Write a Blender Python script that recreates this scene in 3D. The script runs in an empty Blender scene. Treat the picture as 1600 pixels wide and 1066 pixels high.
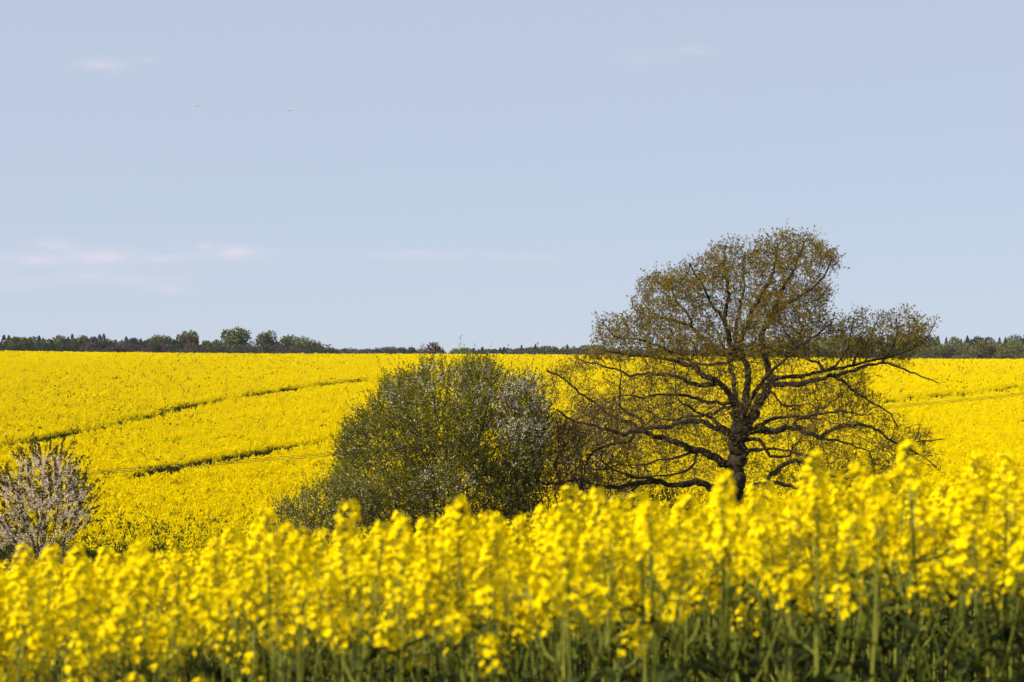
import bpy, math
import numpy as np
from mathutils import Vector, Matrix, Euler

R = np.random.RandomState(11)
sc = bpy.context.scene
col = sc.collection

# ------------------------------------------------------------------ camera, sky, sun, exposure
EYE = 1.45
LENS = 85.0
F = LENS / 36.0 * 1600.0          # focal length in pixels of the 1600 px photograph
HOR = 600.0                       # row of the eye-level horizon in the photograph
cam = bpy.data.objects.new('camera', bpy.data.cameras.new('camera'))
col.objects.link(cam)
cam.location = (0, 0, EYE)
cam.rotation_euler = (math.radians(90), 0, 0)
cd = cam.data
cd.lens = LENS; cd.sensor_width = 36.0; cd.sensor_fit = 'HORIZONTAL'
cd.shift_y = (HOR - 533.0) / 1600.0
cd.clip_start = 0.05; cd.clip_end = 20000
cd.dof.use_dof = True
cd.dof.focus_distance = 104.0
cd.dof.aperture_fstop = 5.8
sc.camera = cam

SUN_AZ = -113.0                   # degrees from the view direction, negative = to the left
SUN_EL = 36.0
az, el = math.radians(SUN_AZ), math.radians(SUN_EL)
to_sun = Vector((math.sin(az) * math.cos(el), math.cos(az) * math.cos(el), math.sin(el)))
sd = bpy.data.lights.new('sun', 'SUN')
sd.energy = 5.0; sd.angle = math.radians(0.53); sd.color = (1.0, 0.93, 0.80)
sun = bpy.data.objects.new('sun', sd); col.objects.link(sun)
sun.rotation_euler = to_sun.to_track_quat('Z', 'Y').to_euler()
sun.location = (-60, -20, 80)

sc.view_settings.view_transform = 'Standard'
sc.view_settings.look = 'None'
sc.view_settings.exposure = 0.7
sc.view_settings.gamma = 1.0
sc.view_settings.use_curve_mapping = False

world = bpy.data.worlds.new('World'); sc.world = world; world.use_nodes = True
wt = world.node_tree; wn = wt.nodes; wl = wt.links
wn.clear()

def wmath(op, a, b=None, clamp=False):
    n = wn.new('ShaderNodeMath'); n.operation = op; n.use_clamp = clamp
    for k, v in enumerate((a, b)):
        if v is None: continue
        if isinstance(v, (int, float)): n.inputs[k].default_value = v
        else: wl.new(v, n.inputs[k])
    return n.outputs[0]

sky = wn.new('ShaderNodeTexSky'); sky.sky_type = 'NISHITA'; sky.sun_disc = False
sky.sun_elevation = math.radians(SUN_EL); sky.sun_rotation = math.radians(SUN_AZ)
sky.altitude = 0; sky.air_density = 0.6; sky.dust_density = 0.2; sky.ozone_density = 2.0
tc = wn.new('ShaderNodeTexCoord')
sep = wn.new('ShaderNodeSeparateXYZ'); wl.new(tc.outputs['Generated'], sep.inputs[0])
azn = wmath('ARCTAN2', sep.outputs[0], sep.outputs[1])
eln = wmath('ARCSINE', sep.outputs[2])
comb = wn.new('ShaderNodeCombineXYZ')
wl.new(wmath('MULTIPLY', azn, 38.0), comb.inputs[0]); wl.new(wmath('MULTIPLY', eln, 150.0), comb.inputs[1])
nz = wn.new('ShaderNodeTexNoise'); nz.inputs['Scale'].default_value = 1.0; nz.inputs['Detail'].default_value = 5.0
nz.inputs['Roughness'].default_value = 0.62
wl.new(comb.outputs[0], nz.inputs['Vector'])
cl_noise = wmath('MULTIPLY', wmath('SUBTRACT', nz.outputs[0], 0.30), 2.6, True)
# small fair-weather clouds: where they stand (azimuth, elevation), how wide, how high, how dense
clouds = []
def pxcloud(px, py, wx, wy, a): clouds.append(((px - 800) / F, (HOR - py) / F, wx / F, wy / F, a))
pxcloud(163, 112, 28, 10, .50); pxcloud(235, 103, 22, 4, .22); pxcloud(1000, 93, 36, 9, .20); pxcloud(1085, 83, 22, 6, .20)
pxcloud(95, 386, 30, 8, .45); pxcloud(55, 412, 34, 8, .45); pxcloud(160, 404, 34, 7, .40); pxcloud(250, 406, 26, 6, .45)
pxcloud(372, 395, 24, 7, .38); pxcloud(325, 386, 12, 5, .45); pxcloud(410, 409, 22, 6, .28); pxcloud(270, 455, 24, 6, .32)
pxcloud(30, 446, 40, 8, .28); pxcloud(180, 437, 50, 7, .24); pxcloud(610, 396, 45, 6, .24); pxcloud(745, 397, 50, 7, .22)
pxcloud(120, 405, 150, 16, .22); pxcloud(330, 400, 130, 12, .20); pxcloud(150, 440, 160, 12, .14); pxcloud(680, 400, 150, 10, .12); pxcloud(0, 404, 10, 7, .6); pxcloud(860, 405, 40, 6, .12)
cr = np.random.RandomState(5)
for k in range(14):                # and further ones round the rest of the sky
    a0 = 0.35 + (k + cr.rand()) / 14 * (2 * math.pi - 0.7)
    if a0 > math.pi: a0 -= 2 * math.pi
    clouds.append((a0, 0.045 + .08 * cr.rand(), .012 + .015 * cr.rand(), .003 + .002 * cr.rand(), .45))
csum = None
for a0, e0, wa, we, amp in clouds:
    dx = wmath('DIVIDE', wmath('SUBTRACT', azn, a0), wa); dy = wmath('DIVIDE', wmath('SUBTRACT', eln, e0), we)
    q = wmath('ADD', wmath('MULTIPLY', dx, dx), wmath('MULTIPLY', dy, dy))
    g = wmath('MULTIPLY', wmath('EXPONENT', wmath('MULTIPLY', q, -0.7)), amp)
    csum = g if csum is None else wmath('ADD', csum, g)
cfac = wmath('MULTIPLY', csum, cl_noise, True)
bg1 = wn.new('ShaderNodeBackground'); bg1.inputs['Strength'].default_value = 0.055
bg2 = wn.new('ShaderNodeBackground'); bg2.inputs['Color'].default_value = (0.55, 0.49, 0.54, 1); bg2.inputs['Strength'].default_value = 1.0
wl.new(sky.outputs[0], bg1.inputs['Color'])
bg3 = wn.new('ShaderNodeBackground'); bg3.inputs['Color'].default_value = (0.390, 0.434, 0.525, 1); bg3.inputs['Strength'].default_value = 1.0   # even summer haze over the whole sky
mixh = wn.new('ShaderNodeMixShader'); mixh.inputs[0].default_value = 0.72; wl.new(bg1.outputs[0], mixh.inputs[1]); wl.new(bg3.outputs[0], mixh.inputs[2])
mixw = wn.new('ShaderNodeMixShader'); wl.new(cfac, mixw.inputs[0]); wl.new(mixh.outputs[0], mixw.inputs[1]); wl.new(bg2.outputs[0], mixw.inputs[2])
wo = wn.new('ShaderNodeOutputWorld'); wl.new(mixw.outputs[0], wo.inputs['Surface'])

sc.render.engine = 'CYCLES'
sc.cycles.use_denoising = True
sc.cycles.max_bounces = 6; sc.cycles.diffuse_bounces = 3; sc.cycles.transmission_bounces = 4; sc.cycles.transparent_max_bounces = 4
sc.cycles.volume_bounces = 0
sc.cycles.use_adaptive_sampling = False

# ------------------------------------------------------------------ helpers
def tag(o, label=None, cat=None, group=None, kind=None):
    if label: o['label'] = label
    if cat: o['category'] = cat
    if group: o['group'] = group
    if kind: o['kind'] = kind
    return o

def link(name, data, parent=None, mat=None):
    o = bpy.data.objects.new(name, data); col.objects.link(o)
    if mat is not None:
        for m in (mat if isinstance(mat, (list, tuple)) else [mat]): data.materials.append(m)
    if parent is not None: o.parent = parent
    return o

def empty(name, loc, rz=0.0, scale=1.0):
    o = bpy.data.objects.new(name, None); col.objects.link(o)
    o.empty_display_size = 0.3
    o.location = loc; o.rotation_euler = (0, 0, rz); o.scale = (scale,) * 3
    return o

class MB:
    """collects vertices and faces (numpy blocks) of one mesh"""
    def __init__(s): s.v = []; s.f = []; s.n = 0
    def add(s, V, faces, mat=0):
        V = np.asarray(V, float).reshape(-1, 3); faces = np.asarray(faces, int)
        s.v.append(V); s.f.append((faces + s.n, mat)); s.n += len(V)
    def merge(s, other, M=None, matmap=None):
        A = np.concatenate(other.v)
        if M is not None:
            M = np.array(M); A = A @ M[:3, :3].T + M[:3, 3]
        s.v.append(A)
        for f, m in other.f: s.f.append((f + s.n, matmap[m] if matmap else m))
        s.n += len(A)
    def mesh(s, name, smooth=False):
        me = bpy.data.meshes.new(name)
        V = np.concatenate(s.v)
        me.vertices.add(len(V)); me.vertices.foreach_set('co', V.astype(np.float32).ravel())
        nl = sum(f.size for f, m in s.f); npoly = sum(len(f) for f, m in s.f)
        me.loops.add(nl); me.polygons.add(npoly)
        me.loops.foreach_set('vertex_index', np.concatenate([f.ravel() for f, m in s.f]).astype(np.int32))
        tot = np.concatenate([np.full(len(f), f.shape[1]) for f, m in s.f])
        st = np.concatenate([[0], np.cumsum(tot)[:-1]])
        me.polygons.foreach_set('loop_start', st.astype(np.int32))
        mi = np.concatenate([np.full(len(f), m) for f, m in s.f])
        me.polygons.foreach_set('material_index', mi.astype(np.int32))
        me.polygons.foreach_set('use_smooth', np.full(npoly, smooth))
        me.update(calc_edges=True)
        return me

def unit(a):
    a = np.asarray(a, float)
    return a / np.maximum(np.linalg.norm(a, axis=-1, keepdims=True), 1e-9)

def frames(D):
    D = unit(D)
    ref = np.where(np.abs(D[:, 2:3]) < 0.9, np.array([[0, 0, 1.0]]), np.array([[1.0, 0, 0]]))
    A = unit(np.cross(D, ref)); B = np.cross(D, A)
    return D, A, B

def leaves(mb, P, D, L, W, mat=0, fold=0.25, rs=R):
    """one folded pointed quad for each leaf: base P, direction D, length L, width W"""
    n = len(P)
    if n == 0: return
    D, A, B = frames(D)
    t = rs.rand(n, 1) * 2 * math.pi
    S = A * np.cos(t) + B * np.sin(t); N = np.cross(D, S)
    L = np.broadcast_to(np.asarray(L, float).reshape(-1, 1), (n, 1)); W = np.broadcast_to(np.asarray(W, float).reshape(-1, 1), (n, 1))
    V = np.stack([P, P + D * L * .5 + S * W * .5 + N * W * fold, P + D * L, P + D * L * .5 - S * W * .5 + N * W * fold], 1)
    mb.add(V.reshape(-1, 3), np.arange(4 * n).reshape(-1, 4), mat)

def tubes(mb, P0, P1, R0, R1, sides, mat=0, wob=0.0, rs=R):
    """frustums from P0 to P1"""
    n = len(P0)
    if n == 0: return
    D, A, B = frames(P1 - P0)
    a = np.arange(sides) / sides * 2 * math.pi
    c, s = np.cos(a)[None, :, None], np.sin(a)[None, :, None]
    ring = A[:, None, :] * c + B[:, None, :] * s
    w0 = 1 + wob * (rs.rand(n, sides, 1) - .5); w1 = 1 + wob * (rs.rand(n, sides, 1) - .5)
    V = np.concatenate([P0[:, None, :] + ring * np.asarray(R0).reshape(-1, 1, 1) * w0, P1[:, None, :] + ring * np.asarray(R1).reshape(-1, 1, 1) * w1], 1)
    k = np.arange(sides); k2 = (k + 1) % sides
    f = np.stack([k, k2, k2 + sides, k + sides], 1)
    Fc = (f[None] + (np.arange(n) * 2 * sides)[:, None, None]).reshape(-1, 4)
    mb.add(V.reshape(-1, 3), Fc, mat)

def polytube(mb, pts, rad, sides, mat=0, wob=0.0, rs=R, cap=True):
    """one continuous tube along a polyline"""
    pts = np.asarray(pts, float); n = len(pts)
    T = np.gradient(pts, axis=0); T = unit(T)
    a = np.arange(sides) / sides * 2 * math.pi
    ref = np.array([0, 1.0, 0]) if abs(T[0, 1]) < 0.9 else np.array([1.0, 0, 0])
    V = []
    for i in range(n):
        A = unit(np.cross(T[i], ref)); B = np.cross(T[i], A); ref = np.cross(A, T[i]) * 1.0
        w = 1 + wob * (rs.rand(sides, 1) - .5)
        V.append(pts[i] + (A * np.cos(a)[:, None] + B * np.sin(a)[:, None]) * rad[i] * w)
    V = np.concatenate(V)
    k = np.arange(sides); k2 = (k + 1) % sides
    f = np.stack([k, k2, k2 + sides, k + sides], 1)
    Fc = (f[None] + (np.arange(n - 1) * sides)[:, None, None]).reshape(-1, 4)
    b = mb.n
    mb.add(V, Fc, mat)
    if cap and sides == 4: mb.f.append((np.array([[0, 1, 2, 3]]) + b + (n - 1) * sides, mat))

def octa(mb, P, D, L, W, mat=0):
    """small eight-faced bodies (buds, flower spikes seen from afar)"""
    n = len(P)
    D, A, B = frames(D); L = np.broadcast_to(np.asarray(L, float).reshape(-1, 1), (n, 1)); W = np.broadcast_to(np.asarray(W, float).reshape(-1, 1), (n, 1))
    M = P + D * L * .42
    V = np.stack([P, M + A * W, M + B * W, M - A * W, M - B * W, P + D * L], 1)
    f = np.array([[0, 2, 1], [0, 3, 2], [0, 4, 3], [0, 1, 4], [5, 1, 2], [5, 2, 3], [5, 3, 4], [5, 4, 1]])
    mb.add(V.reshape(-1, 3), (f[None] + (np.arange(n) * 6)[:, None, None]).reshape(-1, 3), mat)

# ------------------------------------------------------------------ materials
def mat(name, c1, c2=None, rough=0.7, transl=0.0, vary='island', noise=None, bump=0.0, spec=0.08, hueobj=0.0):
    m = bpy.data.materials.new(name); m.use_nodes = True
    nt = m.node_tree; nd = nt.nodes; lk = nt.links
    b = nd['Principled BSDF']; b.inputs['Roughness'].default_value = rough
    b.inputs['Specular IOR Level'].default_value = spec
    out = nd['Material Output']
    c2 = c2 or c1
    mix = nd.new('ShaderNodeMix'); mix.data_type = 'RGBA'
    mix.inputs[6].default_value = (*c1, 1); mix.inputs[7].default_value = (*c2, 1)
    if vary == 'island':
        g = nd.new('ShaderNodeNewGeometry'); lk.new(g.outputs['Random Per Island'], mix.inputs[0])
    elif vary == 'object':
        g = nd.new('ShaderNodeObjectInfo'); lk.new(g.outputs['Random'], mix.inputs[0])
    else:
        t = nd.new('ShaderNodeTexCoord'); nn = nd.new('ShaderNodeTexNoise'); nn.inputs['Scale'].default_value = noise
        nn.inputs['Detail'].default_value = 6; nn.inputs['Roughness'].default_value = .65
        lk.new(t.outputs['Object'], nn.inputs['Vector'])
        rp = nd.new('ShaderNodeMapRange'); rp.inputs[1].default_value = .3; rp.inputs[2].default_value = .7
        lk.new(nn.outputs[0], rp.inputs[0]); lk.new(rp.outputs[0], mix.inputs[0])
        if bump:
            bp = nd.new('ShaderNodeBump'); bp.inputs['Strength'].default_value = bump; bp.inputs['Distance'].default_value = .05
            lk.new(nn.outputs[0], bp.inputs['Height']); lk.new(bp.outputs[0], b.inputs['Normal'])
    colr = mix.outputs[2]
    if hueobj:
        oi = nd.new('ShaderNodeObjectInfo'); hs = nd.new('ShaderNodeHueSaturation')
        mr = nd.new('ShaderNodeMapRange'); mr.inputs[3].default_value = 1 - hueobj; mr.inputs[4].default_value = 1 + hueobj
        lk.new(oi.outputs['Random'], mr.inputs[0]); lk.new(mr.outputs[0], hs.inputs['Value']); lk.new(colr, hs.inputs['Color'])
        colr = hs.outputs[0]
    lk.new(colr, b.inputs['Base Color'])
    if transl:
        tr = nd.new('ShaderNodeBsdfTranslucent'); ms = nd.new('ShaderNodeMixShader'); ms.inputs[0].default_value = transl
        lk.new(colr, tr.inputs['Color']); lk.new(b.outputs[0], ms.inputs[1]); lk.new(tr.outputs[0], ms.inputs[2]); lk.new(ms.outputs[0], out.inputs[0])
    return m

M = {}
M['petal'] = mat('rape_petal', (.75, .55, .0), (.85, .66, .0), .6, .22, spec=.02)
M['bud'] = mat('rape_bud', (.26, .28, .006), (.42, .38, .006), .6, .15)
M['stem'] = mat('rape_stem', (.060, .078, .008), (.21, .215, .03), .5, .0, vary='object')
M['rleaf'] = mat('rape_leaf', (.012, .022, .003), (.050, .066, .014), .5, .25, vary='object')
M['fyellow'] = mat('far_rape_bloom', (.69, .515, .0), (.82, .645, .0), .8, .15, hueobj=.05, spec=.0)
M['fgreen'] = mat('far_rape_green', (.045, .060, .004), (.10, .105, .008), .7, .2)
M['oakbark'] = mat('oak_bark', (.020, .015, .011), (.060, .046, .034), .9, vary='noise', noise=6, bump=.8, spec=.1)
M['oaktwig'] = mat('oak_twig', (.045, .030, .018), (.085, .058, .034), .85, spec=.1)
M['oakleaf'] = mat('oak_young_leaf', (.28, .180, .008), (.125, .105, .008), .6, .3)
M['bark'] = mat('shrub_bark', (.035, .024, .014), (.075, .052, .032), .9, vary='noise', noise=9, bump=.5, spec=.1)
M['gleaf'] = mat('shrub_leaf', (.095, .100, .005), (.27, .245, .012), .55, .3)
M['bleaf'] = mat('cherry_leaf', (.060, .052, .008), (.13, .095, .016), .55, .3)
M['brownleaf'] = mat('brown_bud_leaf', (.10, .065, .025), (.16, .11, .035), .7, .2)
M['lowleaf'] = mat('low_shrub_leaf', (.05, .085, .015), (.09, .13, .03), .55, .3)
M['bloss'] = mat('white_blossom', (.84, .72, .58), (.92, .86, .76), .7, .45)
M['pbloss'] = mat('pink_white_blossom', (.80, .61, .50), (.94, .84, .73), .7, .50)
M['wood'] = mat('pole_wood', (.12, .09, .06), (.20, .15, .11), .85, vary='noise', noise=8)
M['cable'] = mat('cable_black', (.02, .02, .02), None, .5)
M['bird'] = mat('bird_plumage', (.02, .02, .022), (.035, .033, .03), .7)
M['ftrunk'] = mat('far_trunk', (.07, .055, .045), (.10, .08, .065), .9)

# ------------------------------------------------------------------ terrain
CH = 1.25                                     # height of the far crop's canopy
Yp = np.concatenate([np.arange(-200, 600, .5)])
def raw_profile(y):
    ex = np.clip((y - 14) / 56, 0, 1); ex = ex * ex * (3 - 2 * ex) * 0.0
    near = np.where(y < 0, 0.0, -.066 * y - ex)
    u = np.clip((y - 105) / 235, 0, 1)
    hill = -6.85 + 11.0 * (1 - (1 - u) ** 1.7)
    return np.where(y < 105, near, hill)
prof = raw_profile(Yp)
kern = np.hanning(31); kern /= kern.sum()
sm = np.convolve(np.pad(prof, 15, mode='edge'), kern, 'valid')
w_ = np.clip((Yp - 40) / 30, 0, 1); prof = prof * (1 - w_) + sm * w_
def ground(x, y):
    x = np.asarray(x, float); y = np.asarray(y, float)
    z = np.interp(y, Yp, prof)
    z = z + .090 * np.clip(x, -40, 40) * np.exp(-(np.abs(y) / 45) ** 3)
    u = np.clip((y - 105) / 235, 0, 1); f = 1 - (1 - u) ** 1.7
    z = z - .57 * np.clip(x / 72, -2, 2) * f
    z = z + .10 * np.sin(x * .07 + 1.3) * np.sin(y * .045) * np.clip((y - 90) / 40, 0, 1) * np.clip((420 - y) / 80, 0, 1)
    return z
def G(x, y): return float(ground(x, y))
def at(px, py, d): return np.array([(px - 800) / F * d, d, EYE + (HOR - py) / F * d])

def axis(lo, hi, dense_lo, dense_hi, step, far):
    mid = np.arange(dense_lo, dense_hi + step * .5, step)
    left = []; v = dense_lo; s = step
    while v > lo: s *= 1.35; v -= s; left.append(max(v, lo))
    right = []; v = dense_hi; s = step
    while v < hi: s *= 1.35; v += s; right.append(min(v, hi))
    return np.array(left[::-1] + list(mid) + right)
gx = axis(-4000, 4000, -90, 90, 2.0, 0); gy = axis(-800, 5000, -6, 420, 2.0, 0)
XX, YY = np.meshgrid(gx, gy); ZZ = ground(XX, YY)
nx, ny = len(gx), len(gy)
idx = np.arange(nx * ny).reshape(ny, nx)
fc = np.stack([idx[:-1, :-1], idx[:-1, 1:], idx[1:, 1:], idx[1:, :-1]], -1).reshape(-1, 4)
mb = MB(); mb.add(np.stack([XX, YY, ZZ], -1).reshape(-1, 3), fc)
M['ground'] = mat('field_soil_and_grass', (.050, .055, .018), (.085, .085, .03), .9, vary='noise', noise=.6, bump=.3)
gobj = link('ground', mb.mesh('ground', True), None, M['ground']); tag(gobj, 'dark soil and grass between the crops', 'ground', kind='structure')

# ------------------------------------------------------------------ instanced crops (stuff)
lib = {}
def library(name, meshes):
    c = bpy.data.collections.new(name)
    for k, me in enumerate(meshes):
        o = bpy.data.objects.new('%s_%02d' % (name, k), me); c.objects.link(o)
    lib[name] = c
    return c

def scatter(name, coll, P, rot, scl, idx, label, cat):
    me = bpy.data.meshes.new(name)
    me.vertices.add(len(P)); me.vertices.foreach_set('co', np.asarray(P, np.float32).ravel())
    a = me.attributes.new('rot', 'FLOAT_VECTOR', 'POINT'); a.data.foreach_set('vector', np.asarray(rot, np.float32).ravel())
    a = me.attributes.new('scl', 'FLOAT_VECTOR', 'POINT'); a.data.foreach_set('vector', np.asarray(scl, np.float32).ravel())
    a = me.attributes.new('pick', 'INT', 'POINT'); a.data.foreach_set('value', np.asarray(idx, np.int32).ravel())
    o = link(name, me); tag(o, label, cat, kind='stuff')
    ng = bpy.data.node_groups.new(name + '_scatter', 'GeometryNodeTree')
    ng.interface.new_socket('Geometry', in_out='INPUT', socket_type='NodeSocketGeometry')
    ng.interface.new_socket('Geometry', in_out='OUTPUT', socket_type='NodeSocketGeometry')
    gi = ng.nodes.new('NodeGroupInput'); go = ng.nodes.new('NodeGroupOutput')
    ci = ng.nodes.new('GeometryNodeCollectionInfo'); ci.inputs['Collection'].default_value = coll
    ci.inputs['Separate Children'].default_value = True; ci.inputs['Reset Children'].default_value = True
    ip = ng.nodes.new('GeometryNodeInstanceOnPoints'); ip.inputs['Pick Instance'].default_value = True
    def attr(nm, ty):
        n = ng.nodes.new('GeometryNodeInputNamedAttribute'); n.data_type = ty; n.inputs['Name'].default_value = nm
        return n.outputs['Attribute']
    ng.links.new(gi.outputs[0], ip.inputs['Points']); ng.links.new(ci.outputs[0], ip.inputs['Instance'])
    ng.links.new(attr('pick', 'INT'), ip.inputs['Instance Index'])
    ng.links.new(attr('rot', 'FLOAT_VECTOR'), ip.inputs['Rotation']); ng.links.new(attr('scl', 'FLOAT_VECTOR'), ip.inputs['Scale'])
    ng.links.new(ip.outputs[0], go.inputs[0])
    md = o.modifiers.new('scatter', 'NODES'); md.node_group = ng
    return o

# ---- far field: clumps of flowering rape
def far_clump(seed, nsp, ngr, width, green_top):
    rs = np.random.RandomState(seed); mb = MB()
    r = width * np.sqrt(rs.rand(nsp)); t = rs.rand(nsp) * 6.283
    z = 1.02 + .22 * rs.rand(nsp) - .18 * (r / width) ** 2
    P = np.stack([r * np.cos(t), r * np.sin(t), z - .10], 1)
    D = np.stack([rs.normal(0, .35, nsp), rs.normal(0, .35, nsp), np.ones(nsp)], 1)
    octa(mb, P, D, .08 + .08 * rs.rand(nsp), .022 + .018 * rs.rand(nsp), 0)
    n2 = nsp                                       # loose flowers below the spikes
    P = np.stack([rs.normal(0, width * .7, n2), rs.normal(0, width * .7, n2), .80 + .26 * rs.rand(n2)], 1)
    leaves(mb, P, rs.normal(0, 1, (n2, 3)), .06, .05, 0, rs=rs)
    P = np.stack([rs.normal(0, width * .6, ngr), rs.normal(0, width * .6, ngr), .15 + (.72 + green_top) * rs.rand(ngr)], 1)
    leaves(mb, P, rs.normal(0, 1, (ngr, 3)) + [0, 0, .5], .16 + .12 * rs.rand(ngr), .06 + .04 * rs.rand(ngr), 1, rs=rs)
    me = mb.mesh('far_rape'); me.materials.append(M['fyellow']); me.materials.append(M['fgreen'])
    return me
fl = library('far_rape', [far_clump(100 + k, 17, 14, .19, 0) for k in range(6)] + [far_clump(140 + k, 6, 20, .20, .22) for k in range(2)])

def hit(px, py, dmin=106., dmax=345.):
    """where the ray through a point of the far crop meets its canopy"""
    d = np.arange(dmin, dmax, .25); x = (px - 800) / F * d
    zr = EYE + (HOR - py) / F * d; dz = zr - (ground(x, d) + CH - .15)
    k = np.where(dz < 0)[0]
    d0 = d[k[0]] if len(k) else dmax
    return np.array([(px - 800) / F * d0, d0])
def dense(pts, n=40):
    pts = np.array(pts, float); s = np.linspace(0, len(pts) - 1, n)
    return [(np.interp(v, range(len(pts)), pts[:, 0]), np.interp(v, range(len(pts)), pts[:, 1])) for v in s]
tracks = [
    ([(-60, 703), (0, 694), (60, 685), (150, 668), (230, 648), (300, 632), (400, 614), (500, 600), (600, 590), (680, 584)], .58, 1.0),
    ([(-60, 708), (60, 690), (200, 661), (320, 634)], .30, .45),
    ([(-40, 772), (60, 762), (150, 745), (220, 738), (300, 723), (370, 709), (450, 696), (540, 680), (640, 660)], .50, 1.0),
    ([(140, 752), (260, 739), (340, 724), (420, 706), (470, 697), (560, 684), (640, 670)], .36, .85),
    ([(1330, 634), (1400, 626), (1470, 617), (1540, 610), (1640, 599)], .75, .85),
    ([(1330, 638), (1480, 621), (1640, 604)], .3, .4),
    ([(-40, 620), (40, 609), (110, 599), (170, 595)], .6, .45),
    ([(-20, 583), (60, 577), (150, 569), (260, 562)], .7, .30),
    ([(1470, 664), (1540, 656), (1640, 650)], .4, .45), ([(260, 690), (390, 665), (520, 640)], .4, .30),
]
xs = []; d = 107.0
while d < 352:
    s = .32 if d < 170 else .32 + (d - 170) / 180 * .12
    half = .2118 * d * 1.10 + 9
    n = int(2 * half / s)
    x = -half + (np.arange(n) + R.rand(n)) * s
    xs.append(np.stack([x, d + (R.rand(n) - .5) * s * 1.3, np.full(n, s)], 1)); d += s
pts = np.concatenate(xs)
keep = np.ones(len(pts), bool)
sink = np.zeros(len(pts))
for poly, wid, strength in tracks:
    q = np.array([hit(*p) for p in dense(poly)])
    seg0, seg1 = q[:-1], q[1:]
    best = np.full(len(pts), 1e9)
    for a, b in zip(seg0, seg1):
        ab = b - a; L2 = max((ab ** 2).sum(), 1e-6)
        lo = np.minimum(a, b) - 3; hi = np.maximum(a, b) + 3
        m = np.where((pts[:, 0] > lo[0]) & (pts[:, 0] < hi[0]) & (pts[:, 1] > lo[1]) & (pts[:, 1] < hi[1]))[0]
        if not len(m): continue
        t = np.clip(((pts[m, :2] - a) @ ab) / L2, 0, 1)
        dd = np.linalg.norm(pts[m, :2] - (a + t[:, None] * ab), axis=1)
        best[m] = np.minimum(best[m], dd)
    w = wid * 1.75 * np.clip(pts[:, 1] / 165, .8, 1.6) * (1 + .35 * np.sin(pts[:, 0] * .9) * np.sin(pts[:, 0] * .31 + 2))
    gap = np.clip(np.sin(pts[:, 0] * .21 + wid * 9) * .3 + np.sin(pts[:, 0] * .83 + 2) * .3 + 1.15, .8, 1)
    keep &= ~((best < w) & (R.rand(len(pts)) < strength * gap))
# thin patches and the ragged lower edge
patch = np.sin(pts[:, 0] * .33 + 1.7 * np.sin(pts[:, 1] * .11)) * np.sin(pts[:, 1] * .27 + np.sin(pts[:, 0] * .19))
keep &= R.rand(len(pts)) > np.clip(.05 + .10 * patch + .35 * np.clip((116 - pts[:, 1]) / 9, 0, 1), 0, 1)
pts = pts[keep]
n = len(pts)
z = ground(pts[:, 0], pts[:, 1])
gz = .06 * np.sin(pts[:, 0] * .8) * np.sin(pts[:, 1] * .6)
greeny = R.rand(n) < np.clip(.06 + .05 * np.sin(pts[:, 0] * .15) + .5 * np.clip((120 - pts[:, 1]) / 10, 0, 1), 0, 1)
pick = np.where(greeny, 6 + R.randint(0, 2, n), R.randint(0, 6, n))
hs = (1.0 + .075 * R.randn(n)).clip(.7, 1.25)
wd = pts[:, 2] / .34
scl = np.stack([wd * 1.05, wd * 1.05, hs], 1)
rot = np.stack([R.normal(0, .07, n), R.normal(0, .07, n), R.rand(n) * 6.283], 1)
scatter('rapeseed_field', fl, np.stack([pts[:, 0], pts[:, 1], z + gz - .02], 1), rot, scl, pick, 'wide yellow rapeseed field in full bloom covering the slope behind the trees', 'crop field')

# ------------------------------------------------------------------ foreground rapeseed plants
def flower_head(seed, L, nfl):
    rs = np.random.RandomState(seed); mb = MB(); bd = MB()
    polytube(mb, [(0, 0, 0), (0, 0, L * .5), (0, 0, L)], [.0022, .0018, .0012], 3, 1)
    k = np.arange(nfl); zz = L * (.02 + .90 * ((k + rs.rand(nfl)) / nfl) ** .62); t = k * 2.4 + rs.rand(nfl)
    rr = (.038 - .022 * (zz / L) ** 2) * (0.75 + .5 * rs.rand(nfl))
    out = np.stack([np.cos(t), np.sin(t), np.zeros(nfl)], 1)
    A = np.stack([np.zeros(nfl), np.zeros(nfl), zz], 1)
    B = A + out * rr[:, None] + np.array([0, 0, 1]) * (.010 + .010 * rs.rand(nfl))[:, None]
    tubes(mb, A, B, np.full(nfl, .0009), np.full(nfl, .0008), 3, 1)
    N = unit(out + np.array([0, 0, .9]) + rs.normal(0, .35, (nfl, 3)))
    _, U, W = frames(N)
    for q in range(4):                                 # four petals to a flower
        a = q * math.pi / 2 + rs.rand(nfl)[:, None] * .2
        D = U * np.cos(a) + W * np.sin(a)
        S = np.cross(N, D); ln = (.0100 + .003 * rs.rand(nfl))[:, None]
        V = np.stack([B, B + D * ln * .7 + S * ln * .46 + N * ln * .25, B + D * ln * 1.12 + N * ln * .12, B + D * ln * .7 - S * ln * .46 + N * ln * .25], 1)
        mb.add(V.reshape(-1, 3), np.arange(4 * nfl).reshape(-1, 4), 0)
    nb = 11                                            # closed buds at the tip
    t = np.arange(nb) * 2.4; r = .009 * np.sqrt(np.arange(nb) / nb)
    P = np.stack([r * np.cos(t), r * np.sin(t), L * .94 + .010 - r * .6], 1)
    octa(bd, P, np.stack([np.cos(t) * r * 40, np.sin(t) * r * 40, np.ones(nb)], 1), .0085, .0024, 0)
    ns = 5                                             # young pods under the flowers
    t = np.arange(ns) * 2.4 + 1; A = np.stack([np.zeros(ns), np.zeros(ns), -.012 * np.arange(ns)], 1)
    B = A + np.stack([np.cos(t) * .03, np.sin(t) * .03, np.full(ns, .03)], 1)
    tubes(mb, A, B, np.full(ns, .0013), np.full(ns, .0005), 3, 1)
    return mb, bd

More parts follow.
